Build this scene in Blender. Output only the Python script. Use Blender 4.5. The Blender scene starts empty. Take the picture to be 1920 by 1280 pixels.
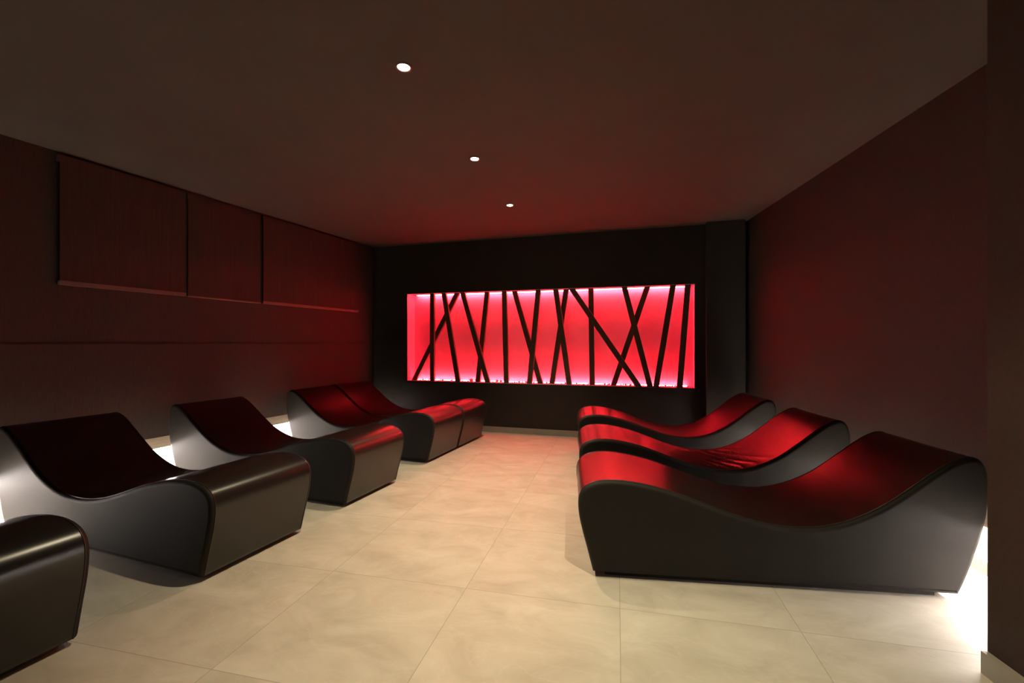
import bpy, bmesh, math, random
from mathutils import Vector, Matrix

random.seed(7)
SC = bpy.context.scene
COL = SC.collection

# ------------------------------------------------------------------ survey frame -> room frame
# The room frame has the niche wall along x.  Floor-plan measurements were taken
# in a frame turned by A (X to the right, Z ahead); W() turns them into the room.
A = math.atan(0.2995)
CA, SA = math.cos(A), math.sin(A)
def W(X, Z, z=0.0):
    return Vector((CA*X - SA*Z, SA*X + CA*Z, z))

H = 2.60          # ceiling height
YB = 5.762        # niche wall plane

# ------------------------------------------------------------------ camera, world, exposure
cam_data = bpy.data.cameras.new('camera')
cam = bpy.data.objects.new('camera', cam_data)
COL.objects.link(cam)
cam_data.sensor_width = 36.0
cam_data.lens = 845.0/1920.0*36.0
cam_data.shift_y = 3.0/1920.0
cam_data.clip_start = 0.02
cam.location = (0, 0, 1.2)
cam.rotation_euler = (math.radians(90), 0, A)
SC.camera = cam

world = bpy.data.worlds.new('world')
SC.world = world
world.use_nodes = True
world.node_tree.nodes['Background'].inputs[0].default_value = (0.9, 0.8, 0.75, 1)
world.node_tree.nodes['Background'].inputs[1].default_value = 0.02

SC.view_settings.view_transform = 'Standard'
SC.view_settings.look = 'None'
SC.view_settings.exposure = 0.0
SC.view_settings.gamma = 1.0
SC.view_settings.use_curve_mapping = False

# light levels
SPOT_W = 152.0
SPOT_COL = (1.0, 0.85, 0.56)
LENS_EMIT = 60.0
LED_EMIT = 480.0
LED_COL = (1.0, 0.92, 0.88)
RED_EMIT = 315.0
RED_COL = (1.0, 0.026, 0.024)

# ------------------------------------------------------------------ materials
def new_mat(name):
    m = bpy.data.materials.new(name)
    m.use_nodes = True
    nt = m.node_tree
    return m, nt, nt.nodes['Principled BSDF']

def N(nt, kind, **kw):
    n = nt.nodes.new(kind)
    for k, v in kw.items():
        setattr(n, k, v)
    return n

def noise_mat(name, c1, c2, scale, rough, bump=0.0, bscale=None, spec=0.5, stretch=(1, 1, 1), detail=4.0, dist=0.002):
    m, nt, b = new_mat(name)
    tc = N(nt, 'ShaderNodeTexCoord')
    mp = N(nt, 'ShaderNodeMapping')
    mp.inputs['Scale'].default_value = stretch
    nt.links.new(tc.outputs['Object'], mp.inputs['Vector'])
    nz = N(nt, 'ShaderNodeTexNoise')
    nz.inputs['Scale'].default_value = scale
    nz.inputs['Detail'].default_value = detail
    nt.links.new(mp.outputs[0], nz.inputs['Vector'])
    rp = N(nt, 'ShaderNodeValToRGB')
    rp.color_ramp.elements[0].position = 0.3
    rp.color_ramp.elements[1].position = 0.7
    rp.color_ramp.elements[0].color = (*c1, 1)
    rp.color_ramp.elements[1].color = (*c2, 1)
    nt.links.new(nz.outputs['Fac'], rp.inputs[0])
    nt.links.new(rp.outputs[0], b.inputs['Base Color'])
    b.inputs['Roughness'].default_value = rough
    b.inputs['Specular IOR Level'].default_value = spec
    if bump:
        nb = N(nt, 'ShaderNodeTexNoise')
        nb.inputs['Scale'].default_value = bscale or scale
        nb.inputs['Detail'].default_value = 3.0
        nt.links.new(mp.outputs[0], nb.inputs['Vector'])
        bp = N(nt, 'ShaderNodeBump')
        bp.inputs['Strength'].default_value = bump
        bp.inputs['Distance'].default_value = dist
        nt.links.new(nb.outputs['Fac'], bp.inputs['Height'])
        nt.links.new(bp.outputs[0], b.inputs['Normal'])
    return m

def emit_mat(name, col, strength):
    m = bpy.data.materials.new(name)
    m.use_nodes = True
    nt = m.node_tree
    nt.nodes.clear()
    e = N(nt, 'ShaderNodeEmission')
    e.inputs[0].default_value = (*col, 1)
    e.inputs[1].default_value = strength
    o = N(nt, 'ShaderNodeOutputMaterial')
    nt.links.new(e.outputs[0], o.inputs[0])
    return m

def floor_mat():
    m, nt, b = new_mat('beige_stone_tile')
    L = nt.links.new
    tc = N(nt, 'ShaderNodeTexCoord')
    mp = N(nt, 'ShaderNodeMapping')           # turn into the direction of the tile joints
    mp.inputs['Rotation'].default_value = (0, 0, -TILE_ROT)
    L(tc.outputs['Object'], mp.inputs['Vector'])
    sx = N(nt, 'ShaderNodeSeparateXYZ')
    L(mp.outputs[0], sx.inputs[0])
    T = 0.733
    def math_(op, a, bb=None):
        n = N(nt, 'ShaderNodeMath', operation=op)
        if isinstance(a, (int, float)): n.inputs[0].default_value = a
        else: L(a, n.inputs[0])
        if bb is not None:
            if isinstance(bb, (int, float)): n.inputs[1].default_value = bb
            else: L(bb, n.inputs[1])
        return n.outputs[0]
    def cell(sock, off):
        t = math_('DIVIDE', math_('SUBTRACT', sock, off), T)
        fl = math_('FLOOR', t)
        fr = math_('SUBTRACT', t, fl)
        d = math_('MULTIPLY', math_('MINIMUM', fr, math_('SUBTRACT', 1.0, fr)), T)
        return fl, d
    fu, du = cell(sx.outputs[0], TILE_U)
    fv, dv = cell(sx.outputs[1], TILE_V)
    d = math_('MINIMUM', du, dv)
    gm = N(nt, 'ShaderNodeMapRange')
    gm.inputs[1].default_value = 0.0006
    gm.inputs[2].default_value = 0.0022
    L(d, gm.inputs[0])
    # per tile offset for the stone figure
    cx = N(nt, 'ShaderNodeCombineXYZ')
    L(fu, cx.inputs[0]); L(fv, cx.inputs[1])
    wn = N(nt, 'ShaderNodeTexWhiteNoise', noise_dimensions='3D')
    L(cx.outputs[0], wn.inputs['Vector'])
    sc = N(nt, 'ShaderNodeVectorMath', operation='SCALE')
    sc.inputs['Scale'].default_value = 9.0
    L(wn.outputs['Color'], sc.inputs[0])
    ad = N(nt, 'ShaderNodeVectorMath', operation='ADD')
    L(mp.outputs[0], ad.inputs[0]); L(sc.outputs[0], ad.inputs[1])
    st = N(nt, 'ShaderNodeMapping')
    st.inputs['Scale'].default_value = (1.0, 1.6, 1.0)
    st.inputs['Rotation'].default_value = (0, 0, 0.5)
    L(ad.outputs[0], st.inputs['Vector'])
    n1 = N(nt, 'ShaderNodeTexNoise')
    n1.inputs['Scale'].default_value = 3.0
    n1.inputs['Detail'].default_value = 8
    n1.inputs['Roughness'].default_value = 0.62
    n1.inputs['Distortion'].default_value = 0.6
    L(st.outputs[0], n1.inputs['Vector'])
    r1 = N(nt, 'ShaderNodeValToRGB')
    e = r1.color_ramp.elements
    e[0].position = 0.30; e[0].color = (0.40, 0.36, 0.29, 1)
    e[1].position = 0.72; e[1].color = (0.56, 0.52, 0.44, 1)
    L(n1.outputs['Fac'], r1.inputs[0])
    # pale thin veins
    n2 = N(nt, 'ShaderNodeTexNoise')
    n2.inputs['Scale'].default_value = 1.7
    n2.inputs['Detail'].default_value = 5
    n2.inputs['Distortion'].default_value = 1.2
    L(st.outputs[0], n2.inputs['Vector'])
    v = math_('ABSOLUTE', math_('SUBTRACT', n2.outputs['Fac'], 0.5))
    vm = N(nt, 'ShaderNodeMapRange')
    vm.inputs[1].default_value = 0.0
    vm.inputs[2].default_value = 0.012
    vm.inputs[3].default_value = 0.16
    vm.inputs[4].default_value = 0.0
    L(v, vm.inputs[0])
    mx = N(nt, 'ShaderNodeMix', data_type='RGBA')
    L(vm.outputs[0], mx.inputs[0])
    L(r1.outputs[0], mx.inputs[6])
    mx.inputs[7].default_value = (0.62, 0.58, 0.50, 1)
    g = N(nt, 'ShaderNodeMix', data_type='RGBA')
    L(gm.outputs[0], g.inputs[0])
    g.inputs[6].default_value = (0.31, 0.27, 0.21, 1)
    L(mx.outputs[2], g.inputs[7])
    L(g.outputs[2], b.inputs['Base Color'])
    b.inputs['Roughness'].default_value = 0.55
    b.inputs['Specular IOR Level'].default_value = 0.35
    bp = N(nt, 'ShaderNodeBump')
    bp.inputs['Strength'].default_value = 0.25
    bp.inputs['Distance'].default_value = 0.002
    L(n1.outputs['Fac'], bp.inputs['Height'])
    L(bp.outputs[0], b.inputs['Normal'])
    return m

# direction of the tile joints: 13.1 degrees from the sight line, seen in the room frame
TILE_DIR = A - math.radians(13.1)
TILE_ROT = TILE_DIR
def _tile(X, Z):
    p = W(X, Z)
    c, s = math.cos(-TILE_ROT), math.sin(-TILE_ROT)
    return c*p.x - s*p.y, s*p.x + c*p.y
TILE_U = _tile(0.520, 2.176)[0]
TILE_V = _tile(0.487, 2.040)[1]

M = {}
M['floor'] = floor_mat()
M['skirting'] = noise_mat('beige_tile_skirting', (0.28, 0.25, 0.21), (0.34, 0.31, 0.26), 6, 0.5)
M['ceiling'] = noise_mat('dark_taupe_ceiling_paint', (0.070, 0.064, 0.053), (0.076, 0.069, 0.057), 3, 0.9, 0.1, 90, spec=0.2)
M['wall_dark'] = noise_mat('black_brown_wall_paint', (0.030, 0.026, 0.023), (0.034, 0.029, 0.026), 4, 0.85, 0.15, 160, spec=0.25)
M['wall_fabric'] = noise_mat('brown_woven_wall_covering', (0.044, 0.029, 0.024), (0.060, 0.040, 0.033), 60, 0.85, 0.25, 240, spec=0.25, stretch=(2.5, 2.5, 0.25))
M['wall_right'] = noise_mat('brown_wall_covering', (0.040, 0.029, 0.025), (0.052, 0.038, 0.032), 120, 0.85, 0.25, 240, spec=0.25)
M['pier'] = noise_mat('taupe_wall_paint', (0.042, 0.030, 0.024), (0.048, 0.035, 0.028), 60, 0.9, 0.15, 200, spec=0.2)
M['recess'] = noise_mat('pale_recess_paint', (0.48, 0.43, 0.38), (0.52, 0.47, 0.42), 5, 0.8)
M['fascia'] = noise_mat('tan_fascia_board', (0.34, 0.27, 0.20), (0.42, 0.34, 0.26), 8, 0.55, stretch=(1, 1, 8))
M['blind'] = noise_mat('dark_brown_blind_fabric', (0.046, 0.030, 0.025), (0.060, 0.040, 0.033), 22, 0.85, 0.5, 16, spec=0.25, stretch=(3, 3, 0.12), dist=0.006)
M['blind_bar'] = noise_mat('brown_metal_blind_bar', (0.12, 0.085, 0.07), (0.14, 0.10, 0.085), 20, 0.5)
M['leather'] = noise_mat('black_brown_leatherette', (0.011, 0.009, 0.0075), (0.014, 0.0115, 0.0095), 9, 0.29, 0.10, 420, spec=0.6, dist=0.001)
M['leather_side'] = noise_mat('matt_black_brown_leatherette', (0.015, 0.0128, 0.0116), (0.018, 0.0155, 0.014), 9, 0.6, 0.2, 420, spec=0.18, dist=0.001)
M['piping'] = noise_mat('leatherette_piping', (0.026, 0.021, 0.017), (0.032, 0.026, 0.021), 30, 0.35)
M['plinth'] = noise_mat('black_plinth_board', (0.02, 0.018, 0.016), (0.026, 0.022, 0.02), 9, 0.7)
M['slat'] = noise_mat('dark_brown_timber', (0.060, 0.034, 0.020), (0.100, 0.060, 0.036), 14, 0.6, 0.2, 30, stretch=(6, 6, 0.6))
M['niche'] = noise_mat('glow_tinted_niche_paint', (0.80, 0.44, 0.80), (0.82, 0.46, 0.82), 3, 0.7)  # white niche lining, with the pink of the red glow mixed into its colour
M['pebble'] = noise_mat('pale_salt_stone', (0.50, 0.40, 0.36), (0.74, 0.66, 0.62), 30, 0.6, 0.3, 60)
M['trim_ring'] = noise_mat('dark_bronze_ring', (0.05, 0.04, 0.033), (0.06, 0.05, 0.04), 20, 0.5)
M['lens'] = emit_mat('warm_lamp_lens', (1.0, 0.80, 0.52), LENS_EMIT)
M['led'] = emit_mat('white_led', LED_COL, LED_EMIT)
M['red_led'] = emit_mat('red_led', RED_COL, RED_EMIT)
M['led_case'] = noise_mat('aluminium_channel', (0.5, 0.5, 0.5), (0.55, 0.55, 0.55), 20, 0.4)

# ------------------------------------------------------------------ helpers
def link_mesh(name, bm, mat, parent=None, smooth=False):
    me = bpy.data.meshes.new(name)
    bmesh.ops.recalc_face_normals(bm, faces=bm.faces)
    bm.to_mesh(me); bm.free()
    if smooth is not None:
        for p in me.polygons:
            p.use_smooth = smooth
    o = bpy.data.objects.new(name, me)
    o.data.materials.append(mat)
    COL.objects.link(o)
    if parent is not None:
        o.parent = parent
    return o

def prism(bm, poly, z0, z1):
    lo = [bm.verts.new((p[0], p[1], z0)) for p in poly]
    hi = [bm.verts.new((p[0], p[1], z1)) for p in poly]
    bm.faces.new(lo[::-1]); bm.faces.new(hi)
    n = len(poly)
    for i in range(n):
        j = (i+1) % n
        bm.faces.new((lo[i], lo[j], hi[j], hi[i]))

def box(bm, x0, x1, y0, y1, z0, z1):
    prism(bm, [(x0, y0), (x1, y0), (x1, y1), (x0, y1)], z0, z1)

def structure(name, bm, mat, label=None, smooth=False):
    o = link_mesh(name, bm, mat, None, smooth)
    o['kind'] = 'structure'
    if label: o['label'] = label
    return o

def tag(o, label, cat, group=None):
    o['label'] = label; o['category'] = cat
    if group: o['group'] = group
    return o

def empty(name, loc, rz=0.0):
    o = bpy.data.objects.new(name, None)
    o.empty_display_size = 0.1
    COL.objects.link(o)
    o.location = loc
    o.rotation_euler = (0, 0, rz)
    return o

def copy_tree(o, parent=None):
    c = o.copy()
    COL.objects.link(c)
    if parent is not None:
        c.parent = parent
    for ch in list(o.children):
        copy_tree(ch, c)
    return c

class WallLine:
    """a straight wall: strips at offsets measured into the room"""
    def __init__(self, a, b, inside):
        self.a, self.b = Vector(a[:2]), Vector(b[:2])
        d = (self.b - self.a).normalized()
        n = Vector((-d.y, d.x))
        if (Vector(inside[:2]) - self.a).dot(n) < 0: n = -n
        self.d, self.n = d, n
        self.len = (self.b - self.a).length
    def pt(self, t, o):
        return self.a + self.d*t + self.n*o
    def at_y(self, y):
        return (y - self.a.y)/self.d.y
    def strip(self, bm, t0, t1, o0, o1, z0, z1):
        ps = [self.pt(t0, o0), self.pt(t1, o0), self.pt(t1, o1), self.pt(t0, o1)]
        prism(bm, [(p.x, p.y) for p in ps], z0, z1)

LW = WallLine(W(-4.61 - 0.39*2.6, -2.6), W(-4.61 + 0.39*6.60, 6.58), (0, 2))
RW = WallLine(W(2.375 + 0.108*(-1.2 - 2.2), -1.2), W(2.375 + 0.108*(5.42 - 2.2), 5.42), (0, 2))
LWL, RWL = LW.len, RW.len
PIER = W(1.73, 1.64)
YF = -3.6          # wall behind the camera

# ------------------------------------------------------------------ room shell
bm = bmesh.new(); box(bm, -4.7, 3.2, YF - 0.1, YB + 0.6, -0.1, 0.0)
structure('floor', bm, M['floor'])
bm = bmesh.new(); box(bm, -4.7, 3.2, YF - 0.1, YB + 0.6, H, H + 0.1)
structure('ceiling', bm, M['ceiling'])

# left wall: upper covering, thin groove at eye height, lower covering, lit recess at the foot
bm = bmesh.new()
LW.strip(bm, 0, LWL, -0.14, 0.0, 1.206, H)
LW.strip(bm, 0, LWL, -0.14, -0.014, 1.194, 1.206)
LW.strip(bm, 0, LWL, -0.14, 0.002, 0.382, 1.194)
structure('wall_left', bm, M['wall_fabric'])
bm = bmesh.new(); LW.strip(bm, 0, LWL, -0.14, -0.07, 0.0, 0.382)
structure('wall_left_recess', bm, M['recess'])
bm = bmesh.new(); LW.strip(bm, 0, LWL, -0.07, 0.004, 0.286, 0.382)
structure('trim_1', bm, M['fascia'])
bm = bmesh.new(); LW.strip(bm, 0, LWL, -0.07, -0.055, 0.0, 0.075)
structure('baseboard_left', bm, M['skirting'])

bm = bmesh.new()
RW.strip(bm, 0, RWL, -0.14, 0.0, 0.39, H)
structure('wall_right', bm, M['wall_right'])
bm = bmesh.new(); RW.strip(bm, 0, RWL, -0.14, -0.07, 0.0, 0.39)
structure('wall_right_recess', bm, M['recess'])
bm = bmesh.new(); RW.strip(bm, 0, RWL, -0.07, 0.004, 0.275, 0.39)
structure('trim_2', bm, M['fascia'])
bm = bmesh.new(); RW.strip(bm, 0, RWL, -0.07, -0.055, 0.0, 0.075)
structure('baseboard_right', bm, M['skirting'])

# niche wall
NX0, NX1, NZ0, NZ1, ND = -3.299, 0.547, 0.658, 1.906, 0.22
bm = bmesh.new()
box(bm, -4.4, NX0, YB, YB + 0.3, 0, H)
box(bm, NX1, 1.6, YB, YB + 0.3, 0, H)
box(bm, NX0, NX1, YB, YB + 0.3, NZ1, H)
box(bm, NX0, NX1, YB, YB + 0.3, 0, NZ0)
structure('wall_back', bm, M['wall_dark'])
bm = bmesh.new()
e = 0.006
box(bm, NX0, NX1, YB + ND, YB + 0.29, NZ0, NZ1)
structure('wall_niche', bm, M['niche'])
for nm, x0, x1, z0, z1 in (('trim_3', NX0, NX0 + e, NZ0, NZ1), ('trim_4', NX1 - e, NX1, NZ0, NZ1),
                           ('trim_5', NX0 + e, NX1 - e, NZ1 - e, NZ1), ('trim_6', NX0 + e, NX1 - e, NZ0, NZ0 + e)):
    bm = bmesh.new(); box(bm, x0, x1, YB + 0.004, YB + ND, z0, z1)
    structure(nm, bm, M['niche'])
bm = bmesh.new(); box(bm, 0.662, 1.066, YB - 0.12, YB, 0, H)
structure('wall_column', bm, M['wall_dark'])
bm = bmesh.new(); box(bm, -3.79, 0.662, YB - 0.012, YB, 0, 0.075)
structure('baseboard_back', bm, M['skirting'])

# pier at the right edge of the view, and the wall behind the camera
PD = RW.d                                   # direction of the right wall (pointing ahead)
PN = Vector((PD.y, -PD.x))                  # towards the right
p0 = Vector((PIER.x, PIER.y))
q0 = p0 - PD*5.2
bm = bmesh.new()
prism(bm, [tuple(p0), tuple(p0 + PN*0.75), tuple(q0 + PN*0.75), tuple(q0)], 0, H)
structure('wall_pier', bm, M['pier'])
bm = bmesh.new()
prism(bm, [tuple(p0 + PD*0.0 - PN*0.022), tuple(p0), tuple(q0), tuple(q0 - PN*0.022)], 0, 0.08)
structure('baseboard_pier', bm, M['skirting'])
bm = bmesh.new(); box(bm, -4.5, 3.1, YF - 0.1, YF, 0, H)
structure('wall_front', bm, M['wall_fabric'])

# ------------------------------------------------------------------ white light strips at the foot of both long walls
def led_on_wall(wl, t0, t1, z, label):
    m = (t0 + t1)/2
    p = wl.pt(m, -0.035)
    root = empty('led_strip', (p.x, p.y, z))
    tag(root, label, 'light strip', 'white light strips at the foot of the long walls')
    inv = Matrix.Translation(-Vector((p.x, p.y, z)))
    bm = bmesh.new(); wl.strip(bm, t0, t1, -0.050, -0.022, z + 0.002, z + 0.0085)
    bm.transform(inv); link_mesh('channel', bm, M['led_case'], root)
    bm = bmesh.new(); wl.strip(bm, t0, t1, -0.047, -0.025, z - 0.003, z + 0.002)
    bm.transform(inv); link_mesh('diffuser', bm, M['led'], root)
led_on_wall(LW, LW.at_y(-1.2), LWL - 0.08, 0.277, 'white light strip under the tan ledge of the left wall, behind five loungers')
led_on_wall(RW, RW.at_y(2.1), RW.at_y(5.60), 0.266, 'white light strip at the foot of the right wall, behind the three loungers')

# ------------------------------------------------------------------ red light strips of the niche
def red_strip(z0, z1, label):
    yc = YB + ND - 0.046
    root = empty('red_led_strip', ((NX0 + NX1)/2, yc, (z0 + z1)/2))
    tag(root, label, 'light strip', 'red light strips of the niche')
    L2 = (NX1 - NX0)/2 - 0.07
    hz = (z1 - z0)/2
    bm = bmesh.new(); box(bm, -L2, L2, -0.006, 0.006, -hz, hz)
    link_mesh('diffuser', bm, M['red_led'], root)
    for sx in (-1, 1):
        bm = bmesh.new(); box(bm, min(sx*L2, sx*(L2 + 0.012)), max(sx*L2, sx*(L2 + 0.012)), -0.007, 0.007, -hz, hz)
        link_mesh('end_cap', bm, M['led_case'], root)
red_strip(NZ1 - 0.006 - 0.010, NZ1 - 0.006, 'glowing red light strip along the top back edge of the niche')
red_strip(NZ0 + 0.006, NZ0 + 0.016, 'glowing red light strip along the bottom back edge of the niche, behind the stones')

# ------------------------------------------------------------------ timber slats in the niche
SLATS = [  # x at top, x at foot, layer (0 front, 1 behind), label
    (-2.908, -2.908, 0, 'upright dark timber slat nearest the left end of the red niche'),
    (-2.544, -3.219, 1, 'steeply slanting dark slat running into the lower left corner of the red niche'),
    (-2.730, -2.514, 0, 'dark slat leaning left that crosses the slanting slat of the lower left niche corner'),
    (-2.447, -2.077, 0, 'dark slat leaning left, front one of the narrow cross in the left third'),
    (-2.101, -2.237, 1, 'dark slat leaning right behind the left-leaning slat, left third of the red niche'),
    (-1.841, -1.811, 0, 'lone nearly upright dark slat touching no other, left of the niche middle'),
    (-1.710, -1.352, 1, 'dark slat leaning left behind another, just right of the lone upright slat'),
    (-1.370, -1.490, 0, 'dark slat leaning right, front one of the cross just left of the niche middle'),
    (-1.138, -0.961, 0, 'dark slat leaning left, front one of the tight cross in the middle of the niche'),
    (-1.007, -1.197, 1, 'dark slat leaning right, rear one of the tight cross in the middle of the niche'),
    (-0.928, -0.098, 0, 'most slanted dark slat, crossing an upright slat right of the niche middle'),
    (-0.689, -0.672, 1, 'upright dark slat behind the most slanted slat, right of the niche middle'),
    (-0.271, 0.036, 0, 'dark slat leaning left, front one of the wide cross at the niche right'),
    (0.006, -0.407, 1, 'dark slat leaning right, rear one of the wide cross at the niche right'),
    (0.302, 0.106, 0, 'dark slat leaning right whose foot meets the front slat of the wide cross'),
    (0.470, 0.377, 0, 'dark slat next to the right end of the red niche, slightly leaning right'),
]
for xt, xb, lay, lab in SLATS:
    zt, zb = NZ1 - 0.006, NZ0 + 0.006
    y0 = YB + 0.008 + lay*0.044
    if xb == 0.106: y0 += 0.002
    hw = 0.0335/math.cos(math.atan2(xt - xb, zt - zb))
    xm = (xt + xb)/2
    bm = bmesh.new()
    sec = [(-1, 0), (1, 0), (1, 0.040), (-1, 0.040)]
    lo = [bm.verts.new((xb - xm + s*hw, y, 0)) for s, y in sec]
    hi = [bm.verts.new((xt - xm + s*hw, y, zt - zb)) for s, y in sec]
    bm.faces.new(lo[::-1]); bm.faces.new(hi)
    for i in range(4):
        j = (i + 1) % 4
        bm.faces.new((lo[i], lo[j], hi[j], hi[i]))
    ed = [ed_ for ed_ in bm.edges if abs(ed_.verts[0].co.z - ed_.verts[1].co.z) > 0.5]
    bmesh.ops.bevel(bm, geom=ed, offset=0.002, segments=1, affect='EDGES')
    o = link_mesh('timber_slat', bm, M['slat'])
    o.location = (xm, y0, zb)
    tag(o, lab, 'slat', 'timber slats across the red niche')

# ------------------------------------------------------------------ stones on the niche floor
def pebble_mesh(seed):
    r = random.Random(seed)
    bm = bmesh.new()
    bmesh.ops.create_icosphere(bm, subdivisions=2, radius=1.0)
    for v in bm.verts:
        n = v.co.normalized()
        k = 1 + 0.22*math.sin(3.1*n.x + seed) * math.cos(2.7*n.y - seed*1.7) + r.uniform(-0.07, 0.07)
        v.co = n*k
    zmin = min(v.co.z for v in bm.verts)
    for v in bm.verts:
        v.co.z = (v.co.z - zmin)
    me = bpy.data.meshes.new('salt_stone')
    bm.to_mesh(me); bm.free()
    for p in me.polygons: p.use_smooth = True
    me.materials.append(M['pebble'])
    return me
PM = [pebble_mesh(s) for s in range(6)]
# (x, width, height): heaps seen along the front of the niche floor
placed = []
def stone(x, y, r, hgt):
    for (px, py, pr) in placed:
        if (px - x)**2 + (py - y)**2 < (0.98*(pr + r))**2: return
    for xt, xb, lay, lab in SLATS:
        yy = YB + 0.008 + lay*0.044
        if abs(x - xb) < 0.042 + r*1.1 and yy - r*1.1 < y < yy + 0.042 + r*1.1: return
    placed.append((x, y, r))
    o = bpy.data.objects.new('salt_stone', random.choice(PM))
    COL.objects.link(o)
    o.location = (x, y, NZ0 + 0.0055)
    o.scale = (r*0.86, r*0.86*random.uniform(0.8, 1.0), hgt*0.5)
    o.rotation_euler = (0, 0, random.uniform(0, 6.28))
    tag(o, 'small pale salt stone lit red, along the foot of the niche', 'stone', 'salt stones along the foot of the niche')
BIG = [(-2.36, 0.030, 0.040), (-2.30, 0.022, 0.026), (-1.98, 0.026, 0.030), (-1.92, 0.024, 0.028), (-1.66, 0.018, 0.022),
       (-1.56, 0.020, 0.026), (-1.28, 0.018, 0.020), (-1.03, 0.018, 0.020), (-0.88, 0.016, 0.018), (-0.52, 0.018, 0.020),
       (-0.46, 0.018, 0.020), (-0.26, 0.020, 0.022), (-0.20, 0.020, 0.022), (-0.15, 0.020, 0.024), (-0.10, 0.018, 0.020),
       (0.22, 0.015, 0.018), (0.30, 0.014, 0.016), (-2.80, 0.018, 0.020), (-3.12, 0.016, 0.018), (-2.66, 0.016, 0.016)]
for x, r, hg in BIG:
    stone(x, YB + 0.135 + random.uniform(-0.02, 0.02), r, hg)
for k in range(150):
    r = random.uniform(0.008, 0.014)
    stone(random.uniform(NX0 + 0.05, NX1 - 0.05), YB + random.uniform(0.025, 0.18), r, r*random.uniform(1.0, 1.5))

# ------------------------------------------------------------------ loungers
PROFILE = [(0.0, .028), (-.024, .125), (-.051, .223), (-.070, .304), (-.077, .379), (-.067, .430), (-.036, .468), (.019, .490),
           (.087, .499), (.172, .496), (.28, .479), (.386, .453), (.48, .422), (.585, .384), (.699, .345), (.812, .317),
           (.924, .303), (1.034, .304), (1.11, .315), (1.196, .340), (1.282, .378), (1.356, .421), (1.42, .467), (1.49, .522),
           (1.565, .582), (1.628, .628), (1.69, .661), (1.735, .670), (1.772, .655), (1.795, .615), (1.803, .55), (1.802, .48),
           (1.794, .40), (1.775, .31), (1.750, .236), (1.728, .162), (1.703, .091), (1.675, .028)]
LW_W = 0.66           # width of a lounger
S0 = 0.84             # local origin along the lounger

def spline(pts, sub):
    out = []
    n = len(pts)
    for i in range(n - 1):
        p0 = pts[max(i-1, 0)]; p1 = pts[i]; p2 = pts[i+1]; p3 = pts[min(i+2, n-1)]
        for k in range(sub):
            t = k/sub
            def cr(a, b, c, d):
                return 0.5*((2*b) + (-a + c)*t + (2*a - 5*b + 4*c - d)*t*t + (-a + 3*b - 3*c + d)*t**3)
            out.append((cr(p0[0], p1[0], p2[0], p3[0]), cr(p0[1], p1[1], p2[1], p3[1])))
    out.append(pts[-1])
    return out

def smooth_profile(sub):
    pts = spline(PROFILE, 6)
    for _ in range(14):                      # relax small kinks, ends fixed
        q = pts[:]
        for i in range(1, len(pts) - 1):
            q[i] = (0.5*pts[i][0] + 0.25*(pts[i-1][0] + pts[i+1][0]), 0.5*pts[i][1] + 0.25*(pts[i-1][1] + pts[i+1][1]))
        pts = q
    bottom = [(1.675 + (0.0 - 1.675)*k/12.0, .028) for k in range(1, 12)]
    return pts, pts + bottom

def inset(loop, d):
    n = len(loop)
    out = []
    for i in range(n):
        a, b, c = Vector(loop[i-1]), Vector(loop[i]), Vector(loop[(i+1) % n])
        e1, e2 = (b - a).normalized(), (c - b).normalized()
        n1, n2 = Vector((e1.y, -e1.x)), Vector((e2.y, -e2.x))
        nn = (n1 + n2)
        if nn.length < 1e-6: nn = n1
        nn.normalize()
        k = 1.0/max(0.5, nn.dot(n1))
        p = b + nn*(d*k)
        out.append((p.x, p.y))
    return out

OPEN, LOOP = smooth_profile(6)
area = sum(LOOP[i-1][0]*LOOP[i][1] - LOOP[i][0]*LOOP[i-1][1] for i in range(len(LOOP)))
SIGN = 1.0 if area < 0 else -1.0          # clockwise loop: right-hand normal points inside
R_EDGE = 0.022

def section_rings():
    rings = []
    hw = LW_W/2
    steps = 5
    for k in range(steps, -1, -1):
        a = math.pi/2*k/steps
        rings.append((-(hw - R_EDGE + R_EDGE*math.sin(a)), R_EDGE*(1 - math.cos(a))))
    return rings

def band_mesh(wrinkled=False):
    rings = section_rings()
    mid = [(y, 0.0) for y in ([-0.24 + 0.012*k for k in range(41)] if wrinkled else [-0.15, 0.0, 0.15])]
    full = [rings[-1]] + mid + [(-rings[-1][0], 0.0)]
    bm = bmesh.new()
    cols = []
    for y, d in full:
        lp = inset(LOOP, SIGN*d) if d > 1e-6 else LOOP
        vs = []
        for (s, z) in lp:
            zz = z
            if wrinkled and d < 1e-6 and z > 0.2 and 0.55 < s < 1.45:
                # creased seat cover: short diagonal folds fanning out from the hollow
                w = math.exp(-((s - 1.02)/0.20)**2)
                ph = s*0.82 + y*0.50
                f1 = max(0.0, math.sin(ph*80 + 1.6*math.sin(9*y + 3*s)))**2
                near = math.exp(-((y + 0.22)/0.16)**2) + 0.7*math.exp(-((y - 0.27)/0.09)**2) + 0.18
                zz += 0.0080*w*f1*near*(1.0 if abs(y) < 0.30 else 0.4)
            vs.append(bm.verts.new((s - S0, y, zz)))
        cols.append(vs)
    n = len(LOOP)
    for a, b in zip(cols[:-1], cols[1:]):
        for i in range(n):
            j = (i + 1) % n
            bm.faces.new((a[i], a[j], b[j], b[i]))
    return bm

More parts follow.
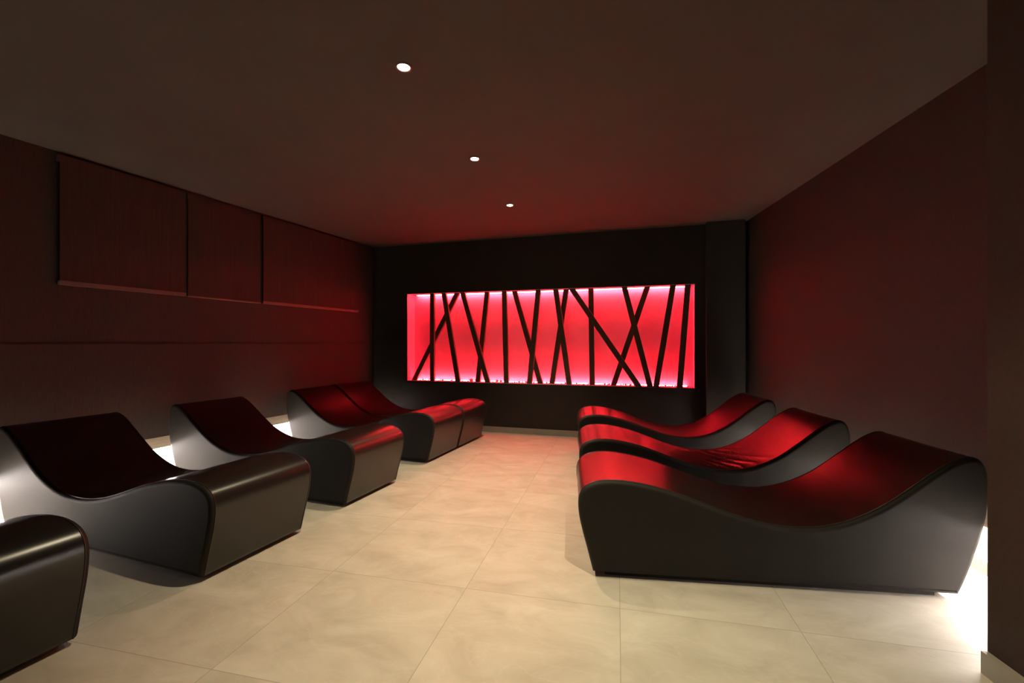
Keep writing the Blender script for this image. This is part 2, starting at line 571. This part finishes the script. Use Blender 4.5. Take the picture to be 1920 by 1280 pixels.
def side_mesh(sgn):
    """flat flank with a softly rounded rim"""
    bm = bmesh.new()
    cols = []
    for y, d in section_rings():
        lp = inset(LOOP, SIGN*d) if d > 1e-6 else LOOP
        cols.append([bm.verts.new((s - S0, -sgn*y, z)) for s, z in lp])
    n = len(LOOP)
    bm.faces.new(cols[0])
    for a, b in zip(cols[:-1], cols[1:]):
        for i in range(n):
            j = (i + 1) % n
            bm.faces.new((a[i], a[j], b[j], b[i])).smooth = True
    return bm

def piping_mesh(sgn):
    bm = bmesh.new()
    op = LOOP[:len(OPEN)]
    y0 = sgn*(LW_W/2 - R_EDGE)
    r = 0.0028
    prev = None
    for i, (s, z) in enumerate(op):
        a = op[max(i-1, 0)]; b = op[min(i+1, len(op)-1)]
        t = Vector((b[0]-a[0], 0, b[1]-a[1])).normalized()
        u = Vector((0, 1, 0)); v = t.cross(u)
        ring = [bm.verts.new(Vector((s - S0, y0, z)) + (u*math.cos(q) + v*math.sin(q))*r) for q in [k*math.pi/3 for k in range(6)]]
        if prev:
            for k in range(6):
                bm.faces.new((prev[k], prev[(k+1) % 6], ring[(k+1) % 6], ring[k]))
        prev = ring
    return bm

def make_lounger():
    root = empty('wave_lounger', (0, 0, 0))
    link_mesh('upholstered_band', band_mesh(), M['leather'], root, True)
    for s in (-1, 1):
        link_mesh('side_panel', side_mesh(s), M['leather_side'], root, None)
        link_mesh('piping', piping_mesh(s), M['piping'], root, True)
    bm = bmesh.new(); box(bm, 0.06 - S0, 1.60 - S0, -LW_W/2 + 0.045, LW_W/2 - 0.045, 0.0, 0.030)
    link_mesh('plinth', bm, M['plinth'], root)
    return root

LG, RG = 'wave loungers along the left wall', 'wave loungers along the right wall'
proto = make_lounger()
def place(o, base, direction, label, group, stretch=1.0):
    """base: foot-end base line, middle of the width; direction: from foot to head (survey frame)"""
    d = W(*direction).normalized()
    c = W(*base) + d*(S0*stretch)
    o.scale = (stretch, 1, 1)
    o.location = (c.x, c.y, 0)
    o.rotation_euler = (0, 0, math.atan2(d.y, d.x))
    tag(o, label, 'lounger', group)

ld = Vector((0.3420, 0.9397))              # along the foot ends of the left row
lperp = (-0.9397, 0.3420)
lefts = [
    ((-1.7336, 1.8085), -0.33, 'black wave lounger cut off at the lower left corner, nearest of the left row'),
    ((-1.5551, 2.2463), 0.33, 'second black wave lounger from the camera in the left row'),
    ((-1.2139, 3.2877), 0.315, 'black wave lounger standing alone before the touching pair in the left row'),
    ((-0.8468, 4.4724), 0.335, 'nearer black wave lounger of the touching pair at the far left'),
    ((-0.6187, 5.1000), 0.335, 'black wave lounger of the touching pair at far left, beside the niche wall'),
]
for i, (p, off, lab) in enumerate(lefts):
    o = proto if i == 0 else copy_tree(proto)
    place(o, (p[0] + ld.x*off, p[1] + ld.y*off), lperp, lab, LG, 1.05 if i < 3 else 1.012)

ru = (0.99185, -0.12744)
rn = Vector((0.12744, 0.99185))
rights = [
    ((0.4171, 2.3037), 'large black wave lounger in the foreground of the right row, its whole flank in view'),
    ((0.5670, 3.2920), 'middle black wave lounger of the right row with a creased seat, glowing red'),
    ((0.7230, 4.4110), 'farthest black wave lounger of the right row, below the right end of the niche'),
]
for i, (p, lab) in enumerate(rights):
    o = copy_tree(proto)
    place(o, (p[0] + rn.x*0.33, p[1] + rn.y*0.33), ru, lab, RG, 1.0 if i == 0 else 0.975)
    if i == 1:
        for ch in o.children:
            if ch.name.startswith('upholstered_band'):
                bm = band_mesh(True)
                bmesh.ops.recalc_face_normals(bm, faces=bm.faces)
                me = bpy.data.meshes.new('creased_band'); bm.to_mesh(me); bm.free()
                for f_ in me.polygons: f_.use_smooth = True
                me.materials.append(M['leather'])
                ch.data = me

# ------------------------------------------------------------------ blinds on the left wall
def blind(t0, t1, o0, z0, z1, label, bar_h):
    m = (t0 + t1)/2
    p = LW.pt(m, 0)
    root = empty('roller_blind', (p.x, p.y, z0))
    tag(root, label, 'blind', 'dark blinds along the left wall')
    inv = Matrix.Translation(-Vector((p.x, p.y, z0)))
    def part(name, mat, a, b, oa, ob, za, zb):
        bm = bmesh.new(); LW.strip(bm, a, b, oa, ob, za, zb); bm.transform(inv)
        return link_mesh(name, bm, mat, root)
    part('fabric', M['blind'], t0 + 0.008, t1 - 0.008, o0, o0 + 0.006, z0 + bar_h, z1 - 0.05)
    part('bottom_bar', M['blind_bar'], t0, t1, o0 - 0.008, o0 + 0.016, z0, z0 + bar_h)
    part('cassette', M['blind'], t0, t1, 0.0005, o0 + 0.008, z1 - 0.05, z1)
ty = LW.at_y
blind(ty(2.195), ty(3.081), 0.024, 1.625, 2.575, 'wide dark blind on the left wall, nearest of the three', 0.032)
blind(ty(3.105), ty(3.866), 0.009, 1.625, 2.575, 'flat dark blind on the left wall between the two that stand out more', 0.012)
blind(ty(3.883), ty(5.381), 0.018, 1.625, 2.575, 'long dark blind on the left wall nearest the niche, lower edge lit red', 0.028)

# ------------------------------------------------------------------ ceiling spotlights
def make_spot():
    root = empty('ceiling_spotlight', (0, 0, 0))
    bm = bmesh.new()
    prof = [(0.030, -0.0005), (0.031, -0.005), (0.036, -0.007), (0.043, -0.005), (0.045, -0.0005)]
    seg = 36
    cols = []
    for k in range(seg):
        a = 2*math.pi*k/seg
        cols.append([bm.verts.new((r*math.cos(a), r*math.sin(a), z)) for r, z in prof])
    for k in range(seg):
        a, b = cols[k], cols[(k+1) % seg]
        for i in range(len(prof) - 1):
            bm.faces.new((a[i], a[i+1], b[i+1], b[i]))
    link_mesh('trim_ring', bm, M['trim_ring'], root, True)
    bm = bmesh.new()
    rr = [0.027, 0.022, 0.014]
    prev = None
    for r, z in ((0.0295, -0.001), (0.027, -0.006), (0.018, -0.0085)):
        ring = [bm.verts.new((r*math.cos(2*math.pi*k/24), r*math.sin(2*math.pi*k/24), z)) for k in range(24)]
        if prev:
            for k in range(24):
                bm.faces.new((prev[k], prev[(k+1) % 24], ring[(k+1) % 24], ring[k]))
        prev = ring
    bm.faces.new(prev)
    link_mesh('lens', bm, M['lens'], root, True)
    ldt = bpy.data.lights.new('lamp', 'SPOT')
    ldt.energy = SPOT_W
    ldt.color = SPOT_COL
    ldt.spot_size = math.radians(92)
    ldt.spot_blend = 1.0
    ldt.shadow_soft_size = 0.02
    lo = bpy.data.objects.new('lamp', ldt)
    COL.objects.link(lo)
    lo.parent = root
    lo.location = (0, 0, -0.035)
    return root
sp = make_spot()
spots = [((-0.549, 2.284), 'small warm ceiling spotlight nearest the camera, largest of the three bright points'),
         ((-0.283, 3.419), 'small warm ceiling spotlight in the middle of the row of three'),
         ((-0.022, 4.568), 'small warm ceiling spotlight farthest away, closest to the red niche'),
         ((0.62, 1.28), 'warm ceiling spotlight above the viewer, just outside the picture')]
for i, (p, lab) in enumerate(spots):
    o = sp if i == 0 else copy_tree(sp)
    o.location = W(p[0], p[1], H)
    if i == 3:                              # the one above the viewer shines a little harder
        for ch in o.children:
            if ch.type == 'LIGHT':
                ch.data = ch.data.copy(); ch.data.energy = SPOT_W*1.3
    tag(o, lab, 'ceiling light', 'warm spotlights in a row on the ceiling')
